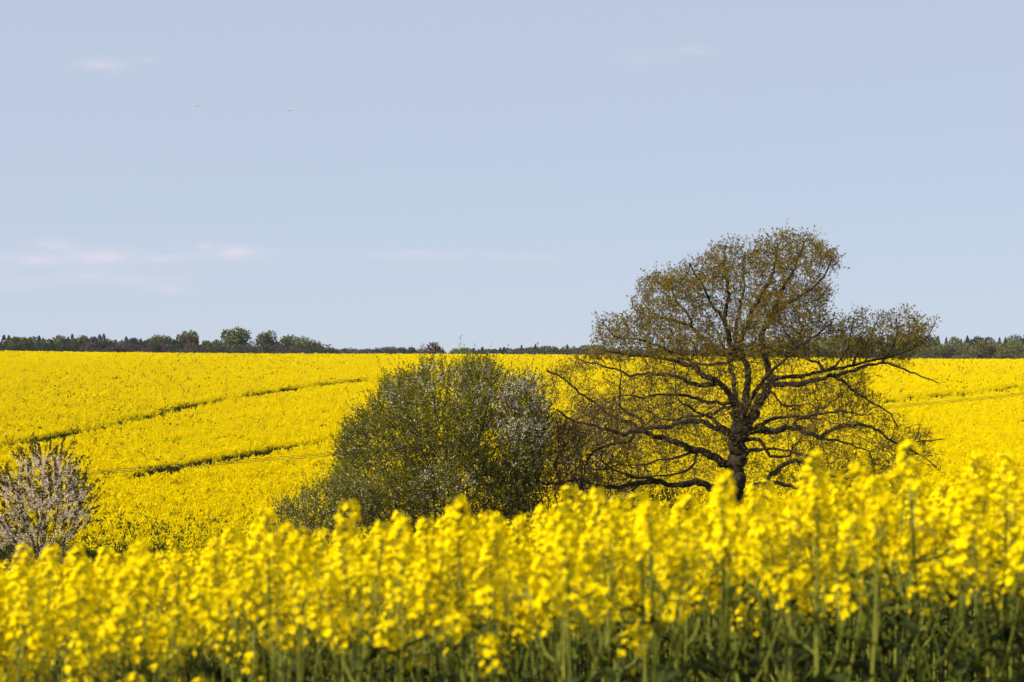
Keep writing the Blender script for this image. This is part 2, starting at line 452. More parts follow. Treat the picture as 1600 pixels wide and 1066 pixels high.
def rape_leaf(seed, L, W):
    rs = np.random.RandomState(seed); mb = MB(); n = 6; V = []
    for i in range(n + 1):
        s = i / n; w = W * (math.sin(math.pi * min(1, .12 + s * .88)) ** .8) * (1 - .25 * s) + .001
        zc = .35 * L * s - .55 * L * s * s; x = L * s * (1 - .15 * s)
        wv = .12 * W * math.sin(i * 2.1 + seed)
        V += [(x, -w * .5, zc + .22 * w + wv), (x, 0, zc), (x, w * .5, zc + .22 * w - wv)]
    f = []
    for i in range(n):
        for j in range(2): a = i * 3 + j; f.append((a, a + 1, a + 4, a + 3))
    mb.add(V, f); return mb

heads = []
for k in range(6):
    hb, bb = flower_head(300 + k, (.15, .13, .11, .095, .08, .12)[k], (36, 30, 22, 18, 14, 22)[k])
    hm = hb.mesh('flower_head'); hm.materials.append(M['petal']); hm.materials.append(M['stem'])
    bm_ = bb.mesh('buds'); bm_.materials.append(M['bud'])
    heads.append((hb, bb, hm, bm_))
lvs = []
for k in range(4):
    b = rape_leaf(k, (.11, .14, .18, .09)[k], (.022, .032, .055, .018)[k]); me = b.mesh('leaf', True); me.materials.append(M['rleaf']); lvs.append((b, me))

PLH = 1.38
def plant_variant(seed):
    rs = np.random.RandomState(seed); st = MB(); hl = []; ll = []
    n = 9; zz = np.linspace(0, PLH - .13, n)
    lx = rs.normal(0, .02, 2)
    main = np.stack([lx[0] * np.sin(zz * 2.2), lx[1] * np.sin(zz * 1.8 + .4), zz], 1); main[:, :2] -= main[0, :2]
    polytube(st, main, np.linspace(.0085, .003, n), 5)
    def M4(p, d, roll, s=1.0):
        q = Vector(d).normalized().to_track_quat('Z', 'Y')
        return Matrix.Translation(Vector(p)) @ q.to_matrix().to_4x4() @ Matrix.Rotation(roll, 4, 'Z') @ Matrix.Scale(s, 4)
    hl.append((0 if rs.rand() < .6 else 1, M4(main[-1], main[-1] - main[-2], rs.rand() * 6)))
    nb = 5
    for k in range(nb):
        s = .50 + .32 * (k + rs.rand() * .6) / nb
        z0 = PLH * s; p0 = np.array([np.interp(z0, zz, main[:, 0]), np.interp(z0, zz, main[:, 1]), z0])
        t = k * 2.4 + rs.rand() * .8
        o = np.array([math.cos(t), math.sin(t), 0])
        ztip = PLH - .18 - rs.rand() ** 1.6 * .20
        ztip = max(ztip, z0 + .05); h = ztip - z0
        spread = .07 + .10 * rs.rand() + .08 * h
        ss = np.linspace(0, 1, 5)[:, None]
        br = p0 + o * spread * np.sqrt(ss) + np.array([0, 0, 1]) * h * ss ** 1.15
        polytube(st, br, np.linspace(.0038, .002, 5), 4)
        hl.append((int(rs.randint(1, 6)), M4(br[-1], br[-1] - br[-2] + rs.normal(0, .012, 3), rs.rand() * 6, .85 + .3 * rs.rand())))
        if k % 4 != 3:
            ll.append((int(rs.choice([0, 1, 3])), Matrix.Translation(Vector(p0)) @ Matrix.Rotation(t + .3, 4, 'Z') @ Matrix.Rotation(-.7 + .5 * rs.rand(), 4, 'Y')))
    for k in range(5):
        z0 = PLH * (.22 + .10 * k + .05 * rs.rand()); t = k * 2.6 + rs.rand() * 3
        p0 = np.array([np.interp(z0, zz, main[:, 0]), np.interp(z0, zz, main[:, 1]), z0])
        ll.append((2, Matrix.Translation(Vector(p0)) @ Matrix.Rotation(t, 4, 'Z') @ Matrix.Rotation(-.3, 4, 'Y')))
    me = st.mesh('stem', True); me.materials.append(M['stem'])
    full = MB(); full.merge(st, None, {0: 1})
    for k, m4 in hl:
        full.merge(heads[k][0], m4, {0: 0, 1: 1}); full.merge(heads[k][1], m4, {0: 2})
    for k, m4 in ll: full.merge(lvs[k][0], m4, {0: 3})
    fm = full.mesh('rape_plant')
    for nm in ('petal', 'stem', 'bud', 'rleaf'): fm.materials.append(M[nm])
    return dict(stem=me, heads=hl, leaves=ll, full=fm)
variants = [plant_variant(500 + k) for k in range(9)]
near_lib = library('near_rape', [v['full'] for v in variants])

sp = []; d = 6.8; s = .295
while d < 30:
    half = .2118 * d * 1.06 + 2.6
    n = int(2 * half / s); x = -half + (np.arange(n) + R.rand(n)) * s
    sp.append(np.stack([x, d + (R.rand(n) - .5) * s * 1.2], 1)); d += s
sp = np.concatenate(sp)
sp = sp[np.argsort(sp[:, 1] + 100 * (np.abs(sp[:, 0]) > .2118 * sp[:, 1] + .15))]     # the nearest ones in view first
sz = ground(sp[:, 0], sp[:, 1]); hv = (1.088 + .032 * R.randn(len(sp))).clip(.97, 1.14) + (R.rand(len(sp)) < .20) * (.025 + .045 * R.rand(len(sp)))
NH = 300
PLANT = 'flowering rapeseed plant with yellow flower heads and green stem in the front rows'
for i in range(NH):
    v = variants[R.randint(len(variants))]
    root = empty('rapeseed_plant', (sp[i, 0], sp[i, 1], sz[i] - .01), R.rand() * 6.283, hv[i])
    root.rotation_euler = (R.normal(0, .04), R.normal(0, .04), R.rand() * 6.283)
    tag(root, PLANT, 'rapeseed plant', 'rapeseed plants in the front rows')
    link('stem', v['stem'], root)
    for k, m4 in v['leaves']: link('leaf', lvs[k][1], root).matrix_local = m4
    for k, m4 in v['heads']:
        h = link('flower_head', heads[k][2], root); h.matrix_local = m4
        link('buds', heads[k][3], h)
rest = sp[NH:]; n = len(rest); hr = hv[NH:]
scatter('rapeseed_crop', near_lib, np.stack([rest[:, 0], rest[:, 1], sz[NH:] - .01], 1),
        np.stack([R.normal(0, .05, n), R.normal(0, .05, n), R.rand(n) * 6.283], 1), np.stack([hr, hr, hr], 1), R.randint(0, len(variants), n),
        'dense yellow rapeseed crop standing behind the front rows of plants', 'crop')

# ------------------------------------------------------------------ woody plants
def inpoly(poly, x, y):
    poly = np.array(poly, float); c = np.zeros(len(x), bool); j = len(poly) - 1
    for i in range(len(poly)):
        xi, yi = poly[i]; xj, yj = poly[j]
        c ^= ((yi > y) != (yj > y)) & (x < (xj - xi) * (y - yi) / (yj - yi + 1e-12) + xi); j = i
    return c
def edge_dist(poly, x, y):
    poly = np.array(poly, float); b = np.full(len(x), 1e9); P = np.stack([x, y], 1)
    for i in range(len(poly)):
        a, c = poly[i - 1], poly[i]; ab = c - a
        t = np.clip(((P - a) @ ab) / max((ab ** 2).sum(), 1e-9), 0, 1)
        b = np.minimum(b, np.linalg.norm(P - (a + t[:, None] * ab), axis=1))
    return b
def crown_points(poly, D, n, depth, rs, shell=0.0, yc=0.0, inset=0.0):
    """random points in the solid whose outline is poly, rounded off in depth"""
    poly = np.array(poly, float); out = []
    lo, hi = poly.min(0), poly.max(0)
    while sum(map(len, out)) < n:
        x = lo[0] + rs.rand(n) * (hi[0] - lo[0]); y = lo[1] + rs.rand(n) * (hi[1] - lo[1])
        m = inpoly(poly, x, y) & (edge_dist(poly, x, y) > inset); x, y = x[m], y[m]
        e = edge_dist(poly, x, y) / F * D
        hd = depth * np.sqrt(1 - (1 - np.clip(e / depth, 0, 1)) ** 2)
        t = rs.rand(len(x)) * 2 - 1
        if shell: t = np.where(rs.rand(len(x)) < shell, np.sign(t) * np.abs(t) ** .4, t)
        dd = D + yc + hd * t
        out.append(np.stack([(x - 800) / F * dd, dd, EYE + (HOR - y) / F * dd], 1))
    return np.concatenate(out)[:n]

def lobed(P, seed, freq, thr):
    """keeps the points that fall in leafy masses, leaves gaps between them"""
    q = np.random.RandomState(seed); v = np.zeros(len(P))
    for k in range(6): v += np.sin(P @ (unit(q.normal(0, 1, 3)) * freq * (.7 + .6 * q.rand())) + q.rand() * 6.283)
    return P[v / 2.45 > thr]

def colonize(pos, par, att, step, infl, kill, iters, up=0.0, jit=.25, rs=R, maxch=4):
    pos = [np.asarray(p, float) for p in pos]; par = list(par); nch = [0] * len(pos)
    for p in par:
        if p >= 0: nch[p] += 1
    Pn = np.array(pos); near = np.zeros(len(att), int); nd = np.full(len(att), 1e9)
    for c in range(0, len(Pn), 400):
        dd = np.linalg.norm(att[:, None, :] - Pn[None, c:c + 400], axis=2); k = dd.argmin(1); v = dd[np.arange(len(att)), k]
        m = v < nd; nd[m] = v[m]; near[m] = k[m] + c
    alive = nd > kill
    for it in range(iters):
        a = np.where(alive & (nd < infl))[0]
        if not len(a): break
        who, inv = np.unique(near[a], return_inverse=True)
        S = np.zeros((len(who), 3)); np.add.at(S, inv, unit(att[a] - np.array([pos[k] for k in near[a]])))
        S = unit(S); S = unit(S + rs.normal(0, jit, S.shape) + np.array([0, 0, up]))
        new = []; base = len(pos)
        for k, dv in zip(who, S):
            if nch[k] >= maxch: continue
            nch[k] += 1; pos.append(pos[k] + dv * step); par.append(int(k)); nch.append(0); new.append(pos[-1])
        if not new:
            break
        N = np.array(new); al = np.where(alive)[0]
        for c in range(0, len(N), 400):
            dd = np.linalg.norm(att[al][:, None, :] - N[None, c:c + 400], axis=2); k = dd.argmin(1); v = dd[np.arange(len(al)), k]
            m = v < nd[al]; ii = al[m]; nd[ii] = v[m]; near[ii] = k[m] + base + c
        # attractors held by saturated nodes are given up
        alive &= nd > kill
        sat = np.array(nch) >= maxch
        alive &= ~sat[near]
    return np.array(pos), np.array(par)

def pipe_radii(pos, par, tip, ex, given=None):
    n = len(pos); acc = np.zeros(n); r = np.zeros(n)
    kids = np.zeros(n, int)
    for i in range(n):
        if par[i] >= 0: kids[par[i]] += 1
    order = np.argsort(-depth_of(par))
    for i in order:
        if kids[i] == 0: acc[i] = tip ** ex
        r[i] = acc[i] ** (1 / ex)
        if given is not None and given[i] > 0: r[i] = max(min(r[i], given[i] * 1.1), given[i] * .92); 
        if par[i] >= 0: acc[par[i]] += acc[i]
    return r, kids
def depth_of(par):
    d = np.zeros(len(par), int)
    for i in range(len(par)):
        if par[i] >= 0: d[i] = d[par[i]] + 1
    return d

def branch_mesh(mb, pos, par, r, sel, wob=.25, rs=R):
    i = np.where(sel & (par >= 0))[0]
    if not len(i): return
    rp = np.minimum(r[par[i]], r[i] * 1.35)
    for lo, hi, sd_ in ((.10, 9, 9), (.03, .10, 6), (.012, .03, 4), (0, .012, 3)):
        m = (r[i] >= lo) & (r[i] < hi); j = i[m]
        d = unit(pos[j] - pos[par[j]])
        tubes(mb, pos[par[j]] - d * rp[m][:, None] * .25, pos[j] + d * r[j][:, None] * .25, rp[m], r[j], sd_, 0, wob if lo >= .03 else 0, rs)

# ---------------- the oak
rs = np.random.RandomState(21)
D0 = 102.0
limbs = [   # outline of each limb in the photograph (row, column), depth it gains, radius at both ends in pixels
    ('trunk', [(1143, 862), (1144, 820), (1146, 790), (1149, 745), (1151, 705), (1155, 670)], 0, 19, 14.5),
    ('limb', [(1152, 675), (1148, 645), (1145, 622), (1126, 600), (1112, 590), (1098, 588), (1085, 572), (1070, 569), (1045, 562), (1015, 556), (985, 556), (950, 548)], -1.5, 9, 1.6),
    ('limb', [(1158, 672), (1163, 640), (1168, 610), (1170, 585), (1163, 562), (1153, 541), (1165, 517), (1173, 492), (1178, 478), (1190, 458), (1202, 443), (1210, 415), (1215, 385)], .8, 10, 1.8),
    ('limb', [(1163, 676), (1176, 652), (1185, 630), (1198, 608), (1203, 590), (1198, 568), (1191, 547), (1190, 527), (1198, 504), (1207, 487), (1216, 470), (1222, 452), (1236, 430), (1246, 405), (1256, 378)], -.6, 11, 1.8),
    ('limb', [(1206, 490), (1222, 479), (1243, 468), (1262, 455), (1277, 446), (1288, 432), (1294, 417), (1300, 402)], 1.2, 4.2, 1.4),
    ('limb', [(1163, 562), (1146, 555), (1139, 527), (1133, 500), (1136, 478), (1139, 460), (1133, 429), (1131, 400), (1135, 385)], -1.5, 7.5, 1.6),
    ('limb', [(1134, 505), (1122, 488), (1113, 478), (1106, 464), (1098, 446), (1085, 428), (1078, 412)], -2, 3.6, 1.3),
    ('limb', [(1160, 560), (1149, 535), (1149, 517), (1152, 500), (1158, 478), (1162, 450), (1160, 420), (1163, 395)], 2.5, 5, 1.5),
    ('limb', [(1150, 558), (1123, 551), (1111, 537), (1092, 525), (1083, 513), (1066, 506), (1034, 497), (1010, 496), (991, 482), (987, 466)], 1.8, 6, 1.2),
    ('limb', [(1083, 513), (1078, 495), (1062, 478), (1050, 455), (1042, 435)], 1.0, 3.2, 1.2),
    ('limb', [(1092, 525), (1087, 545), (1080, 563), (1060, 560), (1030, 540), (1000, 530), (965, 528), (940, 505)], -1.5, 3.4, 1.2),
    ('limb', [(1145, 572), (1133, 565), (1118, 569), (1100, 570), (1082, 566), (1055, 548), (1020, 545)], 3, 3.6, 1.2),
    ('limb', [(1126, 600), (1110, 601), (1094, 601), (1077, 599), (1061, 588), (1032, 584), (1010, 586), (990, 588), (965, 578), (935, 570), (905, 562)], 1.2, 5.4, 1.3),
    ('limb', [(1146, 632), (1120, 631), (1100, 629), (1085, 621), (1062, 617), (1027, 616), (1000, 622), (975, 618)], -3.2, 4.6, 1.2),
    ('limb', [(1160, 630), (1145, 634), (1130, 638), (1111, 647), (1091, 653), (1070, 649), (1056, 659), (1030, 652), (1005, 640)], 3.2, 4.4, 1.3),
    ('limb', [(1148, 738), (1141, 731), (1119, 716), (1100, 704), (1081, 702), (1064, 693), (1040, 687), (1016, 678), (995, 674), (975, 680), (950, 672), (925, 665), (890, 655), (870, 640)], -2.5, 9.5, 1.5),
    ('limb', [(1152, 690), (1143, 680), (1121, 669), (1098, 659), (1080, 658), (1062, 661), (1049, 667), (1025, 667), (1002, 671), (985, 660), (965, 657), (945, 643), (930, 630), (908, 616), (877, 589), (852, 578)], -.5, 7, 1.5),
    ('limb', [(1002, 671), (1006, 657), (991, 650), (967, 635), (967, 616), (971, 588), (968, 568)], .4, 4, 1.2),
    ('limb', [(995, 674), (987, 689), (950, 695), (926, 706), (917, 722), (914, 742)], -.8, 4, 1.8),
    ('limb', [(1089, 703), (1089, 717), (1079, 732), (1062, 740), (1029, 744), (1006, 747), (985, 742)], -2, 3, 1.2),
    ('limb', [(1081, 703), (1066, 712), (1055, 717), (1029, 719), (1010, 727), (985, 728)], 1.5, 3.4, 1.2),
    ('limb', [(1143, 775), (1120, 765), (1095, 755), (1077, 754), (1061, 759), (1032, 753), (1010, 753), (972, 760), (941, 760), (926, 759), (912, 749), (903, 749), (872, 757), (850, 757), (833, 742), (811, 718), (795, 697)], -3.5, 8, 1.4),
    ('limb', [(1032, 753), (1015, 745), (990, 747), (960, 735), (940, 722)], -1.5, 3, 1.2),
    ('limb', [(911, 749), (909, 760), (901, 778), (890, 790)], -.4, 3.5, 1.5),
    ('limb', [(1204, 600), (1222, 601), (1236, 601), (1258, 598), (1280, 592), (1300, 586), (1330, 580), (1356, 570), (1376, 566), (1400, 571), (1428, 584), (1450, 592), (1466, 600)], -1.8, 6.5, 1.0),
    ('limb', [(1204, 592), (1222, 590), (1250, 589), (1272, 584), (1300, 578), (1336, 570), (1360, 564), (1390, 558), (1418, 550), (1440, 538), (1452, 522), (1460, 508)], 1.5, 5, 1.0),
    ('limb', [(1334, 571), (1336, 556), (1350, 545), (1360, 525), (1370, 503)], .8, 3, 1.0),
    ('limb', [(1300, 580), (1314, 560), (1325, 545), (1330, 520), (1335, 498)], -1.2, 2.8, 1.0),
    ('limb', [(1376, 566), (1395, 545), (1402, 520), (1400, 497)], -.8, 2.6, 1.0),
    ('limb', [(1284, 584), (1284, 568), (1260, 560), (1236, 552), (1206, 546)], .5, 2.6, 2.6),
    ('limb', [(1195, 556), (1215, 545), (1250, 540), (1275, 525), (1300, 505)], -2.6, 3.6, 1.1),
    ('limb', [(1300, 588), (1320, 598), (1340, 614), (1360, 630), (1378, 638), (1392, 648), (1400, 665)], -1.2, 3.6, 1.1),
    ('limb', [(1202, 606), (1220, 630), (1236, 636), (1262, 632), (1285, 640)], -1.8, 2.4, 1.0),
    ('limb', [(1166, 676), (1182, 672), (1200, 671), (1213, 674), (1230, 668), (1249, 669), (1266, 678), (1284, 684), (1297, 673), (1316, 665), (1339, 663), (1359, 665), (1378, 678), (1397, 691), (1410, 697), (1425, 693), (1444, 689), (1472, 687)], -1.5, 8, .9),
    ('limb', [(1236, 668), (1243, 660), (1264, 650), (1286, 646), (1315, 642), (1345, 648)], 2, 3.6, 1.1),
    ('limb', [(1284, 684), (1312, 689), (1335, 697), (1360, 705)], 1.4, 3.2, 1.0),
    ('limb', [(1410, 697), (1416, 700), (1444, 714), (1462, 731)], .6, 2.2, .8),
    ('limb', [(1410, 697), (1422, 712), (1432, 735), (1440, 755)], -.6, 2, .8),
    ('limb', [(1425, 693), (1432, 678), (1438, 662)], .4, 1.6, .8),
    ('limb', [(1168, 690), (1186, 684), (1195, 701), (1201, 712), (1217, 717), (1234, 712), (1240, 695), (1250, 688)], -2.2, 4.2, 1.6),
    ('limb', [(1152, 782), (1161, 774), (1187, 755), (1210, 738), (1229, 723), (1247, 719), (1262, 727), (1281, 731), (1296, 742), (1320, 748), (1350, 745)], -1.0, 7.2, 1.4),
    ('limb', [(1187, 755), (1210, 754), (1232, 759), (1257, 768), (1275, 780), (1300, 786), (1340, 790)], -2, 5.4, 1.4),
    ('limb', [(1247, 719), (1253, 735), (1256, 760), (1257, 785)], .5, 1.8, 1.2),
    ('limb', [(1154, 672), (1156, 645), (1150, 618), (1146, 590), (1140, 565), (1128, 535), (1120, 515)], 4.6, 8, 1.6),
    ('limb', [(1154, 668), (1165, 640), (1180, 612), (1200, 585), (1228, 560), (1262, 535)], -4.8, 7, 1.5),
    ('limb', [(1152, 700), (1140, 675), (1115, 655), (1085, 640), (1060, 625)], -5.0, 6, 1.4),
    ('limb', [(1154, 690), (1175, 672), (1205, 655), (1240, 650), (1280, 655)], 5.0, 6, 1.4),
    ('limb', [(1150, 720), (1170, 705), (1200, 700), (1235, 705), (1270, 715)], -4.6, 5, 1.3),
]
npos = []; npar = []; ngiv = []; nlimb = []; nimg = []; ndep = []
for li, (kind, poly, dy, r0, r1) in enumerate(limbs):
    poly = np.array(poly, float); seg = np.r_[0, np.cumsum(np.linalg.norm(np.diff(poly, axis=0), axis=1))]
    n = max(3, int(seg[-1] / 9)); s = np.linspace(0, seg[-1], n)
    X = np.interp(s, seg, poly[:, 0]); Y = np.interp(s, seg, poly[:, 1]); u = s / seg[-1]
    if npos:
        dist = np.hypot(np.array(nimg)[:, 0] - X[0], np.array(nimg)[:, 1] - Y[0]); k = int(dist.argmin()); d_start = ndep[k]; parent = k
    else: d_start = 0.0; parent = -1
    wig = np.cumsum(rs.normal(0, .10, n)); wig -= wig[-1] * u
    dep = d_start + dy * u ** .85 + wig * .6 * np.sin(np.pi * u)
    jx = rs.normal(0, 0.9, n) * (u > 0) * (1 if li else .3); jy = rs.normal(0, 0.9, n) * (u > 0) * (1 if li else .3)
    for i in range(n):
        if i == 0 and parent >= 0: continue
        npos.append(at(X[i] + jx[i], Y[i] + jy[i], D0 + dep[i])); npar.append(parent); parent = len(npos) - 1
        ngiv.append((r0 + (r1 - r0) * u[i] ** .75) / F * D0 * (.86 if li else 1.0)); nlimb.append(li); nimg.append((X[i], Y[i])); ndep.append(dep[i])
oak_poly = [(845, 575), (880, 560), (922, 548), (924, 505), (945, 488), (985, 497), (984, 458), (1012, 430), (1050, 412), (1082, 402), (1120, 378), (1150, 374), (1175, 376), (1205, 360), (1270, 358),
            (1292, 385), (1312, 383), (1326, 402), (1318, 428), (1298, 440), (1312, 470), (1292, 492), (1335, 488), (1395, 487), (1440, 490), (1467, 508), (1455, 545), (1420, 562), (1462, 598), (1445, 606),
            (1395, 585), (1360, 578), (1385, 620), (1412, 650), (1440, 655), (1474, 688), (1464, 710), (1474, 730), (1440, 742), (1425, 770), (1375, 782), (1300, 785), (1215, 782), (1150, 770), (1060, 775), (960, 790), (870, 785), (800, 765), (780, 705), (820, 665), (858, 640), (846, 600)]
att = lobed(crown_points(oak_poly, D0, 13500, 6.5, rs, shell=.25, inset=12.0), 4, 1.9, -.22)
ix = (att[:, 0] / att[:, 1]) * F + 800; iy = HOR - (att[:, 2] - EYE) / att[:, 1] * F
dens = np.ones(len(att))
dens[(iy > 560) & (ix > 1080)] = .85                    # the lower right of the crown is open
dens[np.hypot((ix - 1100) / 60, (iy - 740) / 35) < 1] = .40
dens[np.hypot((ix - 1195) / 40, (iy - 690) / 50) < 1] = .25
dens[np.hypot((ix - 1165) / 45, (iy - 525) / 38) < 1] = .35
dens[(iy > 765)] *= .8
att = att[rs.rand(len(att)) < dens]
att = np.concatenate([att, crown_points([(858, 640), (960, 620), (1010, 690), (1000, 780), (880, 785), (805, 765), (785, 705), (820, 665)], D0 - 2, 900, 3.0, rs)])
base_n = len(npos)
pos, par = colonize(npos, npar, att, .30, 3.2, .38, 70, up=.10, jit=.28, rs=rs, maxch=3)
giv = np.zeros(len(pos)); giv[:base_n] = ngiv
rad, kids = pipe_radii(pos, par, .0075, 2.25, giv)
rad = np.minimum(rad, .5)
oz = G((1145 - 800) / F * D0, D0)
oak = empty('oak_tree', ((1145 - 800) / F * D0, D0, oz)); tag(oak, 'large gnarled oak with dark spreading limbs and sparse olive young leaves', 'tree')
def child(name, mb, m, root, smooth=False, kind=None):
    me = mb.mesh(name, smooth); o = link(name, me, root, m)
    o.matrix_parent_inverse = Matrix.Translation(-Vector(root.location))
    if kind: o['kind'] = kind
    return o
nl = np.array(nlimb + [-1] * (len(pos) - base_n))
for li, (kind, *_r) in enumerate(limbs):
    own = np.where(nl == li)[0]
    chain = ([par[own[0]]] if par[own[0]] >= 0 else []) + list(own)
    pp = pos[chain]; rr = rad[chain].copy()
    if kind == 'limb': rr[0] = min(rr[0], rr[1] * 1.25)
    else:
        rr = rr * np.interp(pp[:, 2], [oz, oz + .5, oz + 1.4, oz + 3], [1.75, 1.3, 1.08, 1.0]); 
    # finer, gnarled rings
    m_ = (len(pp) - 1) * 2 + 1; s = np.linspace(0, len(pp) - 1, m_); k = np.arange(len(pp))
    pp = np.stack([np.interp(s, k, pp[:, c]) for c in range(3)], 1); rr = np.interp(s, k, rr)
    if kind == 'trunk': pp[0, 2] = oz - .25
    pp[1:-1] += rs.normal(0, .18, pp[1:-1].shape) * rr[1:-1, None]
    rr = rr * (1 + .10 * rs.normal(0, 1, len(rr)).clip(-1.5, 1.5))
    b = MB(); polytube(b, pp, rr, 12 if kind == 'trunk' else 8, 0, .26, rs)
    child(kind, b, M['oakbark'], oak, True)
b = MB(); branch_mesh(b, pos, par, rad, nl < 0, .2, rs)
child('branches', b, M['oakbark'], oak, False, 'stuff')
# twigs and young leaves
def twigs(pos, par, rad, sel, per, lmin, lmax, centre, up, outw, rs, r0=.006, seg=3, bend=.25, fwd=.7, lead=0.0):
    i = np.where(sel)[0]; i = np.repeat(i, per); n = len(i)
    D = unit(pos[i] - pos[np.maximum(par[i], 0)]); O = unit(pos[i] - centre)
    d = unit(D * fwd + rs.normal(0, .55, (n, 3)) + O * outw + np.array([0, 0, up]))
    P = [pos[i]]; L = ((lmin + (lmax - lmin) * rs.rand(n)) * np.where(rs.rand(n) < lead, 1.9, 1.0))[:, None]
    for k in range(seg):
        d = unit(d + rs.normal(0, bend, (n, 3)) + np.array([0, 0, up * .3])); P.append(P[-1] + d * L / seg)
    return np.array(P), L
cen = np.array([at(1160, 640, D0)])
thin = (rad < .022) & (par >= 0)
P, L = twigs(pos, par, rad, thin, 3, .25, .62, cen, .22, .35, rs)
b = MB()
for k in range(len(P) - 1): tubes(b, P[k], P[k + 1], np.full(P.shape[1], .0062 - .0013 * k), np.full(P.shape[1], .0049 - .0013 * k), 3)
# short side twigs
ns = P.shape[1]; q = rs.rand(ns * 2, 1); j = np.tile(np.arange(ns), 2); k0 = rs.randint(1, 3, ns * 2)
A = P[k0, j] * (1 - q) + P[k0 + 1, j] * q; B = A + unit(unit(P[3, j] - P[0, j]) + rs.normal(0, .7, (ns * 2, 3))) * (.10 + .18 * rs.rand(ns * 2, 1))
tubes(b, A, B, np.full(ns * 2, .0042), np.full(ns * 2, .003), 3)
child('twigs', b, M['oaktwig'], oak, False, 'stuff')
b = MB()
ends = np.concatenate([P[3], P[2], B, B]); dirs = np.concatenate([P[3] - P[2], P[2] - P[1], B - A, B - A])
m = rs.rand(len(ends)) < np.where(ends[:, 2] > EYE + 1.0, .86, .24)
ends, dirs = ends[m], unit(dirs[m])
for rep in range(2):
    leaves(b, ends + rs.normal(0, .02, ends.shape), dirs + rs.normal(0, .55, ends.shape), .065 + .05 * rs.rand(len(ends)), .036 + .024 * rs.rand(len(ends)), 0, rs=rs)
# leafy shoots on the trunk and limbs
old = np.where((rad > .05) & (pos[:, 2] < EYE + 8))[0]; old = rs.choice(old, 420)
S = pos[old] + unit(rs.normal(0, 1, (420, 3))) * rad[old][:, None]
for rep in range(5): leaves(b, S + rs.normal(0, .10, S.shape), rs.normal(0, 1, S.shape) + [0, 0, .4], .05, .04, 0, rs=rs)
child('leaves', b, M['oakleaf'], oak, False, 'stuff')
print('oak nodes', len(pos), 'twigs', ns, 'leaves', len(ends) * 2)

# ---------------- shrubs and bushes
def shrub(name, label, cat, poly, D, depth, bases, natt, seed, leafm, blossm, shoot=(.4, .9), per=2, nleaf=14, nbl=8, leafL=.06, blL=.04, up=.35, outw=.6,
          blfun=None, tipr=.007, step=.28, kill=.42, bend=.12, barkm='bark', spike=0.0, group=None, leaffun=None, infl=2.5, leafr=(.15, 1.0), inset=6.0, lobe=(2.2, -.3)):
    rs = np.random.RandomState(seed)
    bx = np.mean([q[0] for q in bases]); x0 = (bx - 800) / F * D; z0 = G(x0, D)
    root = empty(name, (x0, D, z0)); tag(root, label, cat, group)
    p = []; pr = []
    cpx = np.array(poly).mean(0)
    for (ax, tx, ty, dy) in bases:          # a stem from the ground towards a point inside the crown
        xa = (ax - 800) / F * D; a = np.array([xa, D + dy * .25, G(xa, D + dy * .25) - .1]); e = at(tx, ty, D + dy)
        n = max(4, int(np.linalg.norm(e - a) / .35)); par_ = -1
        for k in range(n):
            u = k / (n - 1); q = a * (1 - u) + e * u; q[2] += .25 * math.sin(math.pi * u) * .5
            q[:2] += rs.normal(0, .05, 2) * (k > 0)
            p.append(q); pr.append(par_); par_ = len(p) - 1
    att = lobed(crown_points(poly, D, natt, depth, rs, shell=.35, inset=inset), seed, lobe[0], lobe[1])
    pos, par = colonize(p, pr, att, step, infl, kill, 60, up=.12, jit=.2, rs=rs, maxch=3)
    rad, kids = pipe_radii(pos, par, tipr, 2.3)
    stem = np.zeros(len(pos), bool); stem[:len(p)] = True
    b = MB(); branch_mesh(b, pos, par, rad, stem, .2, rs); child('stems', b, M[barkm], root, True)
    b = MB(); branch_mesh(b, pos, par, rad, ~stem, .2, rs)
    cen = np.array([at(cpx[0], cpx[1] + 40, D)])
    sel = (rad < .028) & (par >= 0)
    P, L = twigs(pos, par, rad, sel, per, shoot[0], shoot[1], cen, up, outw, rs, bend=bend, lead=.07)
    for k in range(3): tubes(b, P[k], P[k + 1], np.full(P.shape[1], .0075 - .0015 * k), np.full(P.shape[1], .006 - .0015 * k), 3)
    child('branches', b, M[barkm], root, False, 'stuff')
    n = P.shape[1]
    def along(cnt, lo, hi, prob):
        j = np.repeat(np.arange(n), cnt); s = lo + (hi - lo) * rs.rand(len(j)); keepm = rs.rand(len(j)) < prob(j); j, s = j[keepm], s[keepm]
        k = np.minimum((s * 3).astype(int), 2); f = (s * 3 - k)[:, None]
        C = P[k, j] * (1 - f) + P[k + 1, j] * f
        return C, unit(P[k + 1, j] - P[k, j])
    lf = leaffun or (lambda C: np.ones(len(C)))
    pl = lf(P[1]); C, T = along(nleaf, leafr[0], leafr[1], lambda j: pl[j])
    b = MB(); nn = len(C)
    leaves(b, C, T * .6 + rs.normal(0, .8, (nn, 3)), leafL * (.7 + .6 * rs.rand(nn)), leafL * .6, 0, rs=rs)
    child('leaves', b, M[leafm], root, False, 'stuff')
    nb_ = 0
    if blossm:
        pb = (blfun or (lambda C: np.ones(len(C))))(P[1])
        C, T = along(nbl, 0.0, .66, lambda j: pb[j]); nn = len(C); nb_ = nn
        b = MB()
        for rep in range(2):
            leaves(b, C + rs.normal(0, .03, (nn, 3)), rs.normal(0, 1, (nn, 3)), blL * (.8 + .4 * rs.rand(nn)), blL * .9, 0, fold=.1, rs=rs)
        child('blossom', b, M[blossm], root, False, 'stuff')
    print(name, 'nodes', len(pos), 'shoots', n, 'leaves', len(C), 'bl', nb_)
    return root

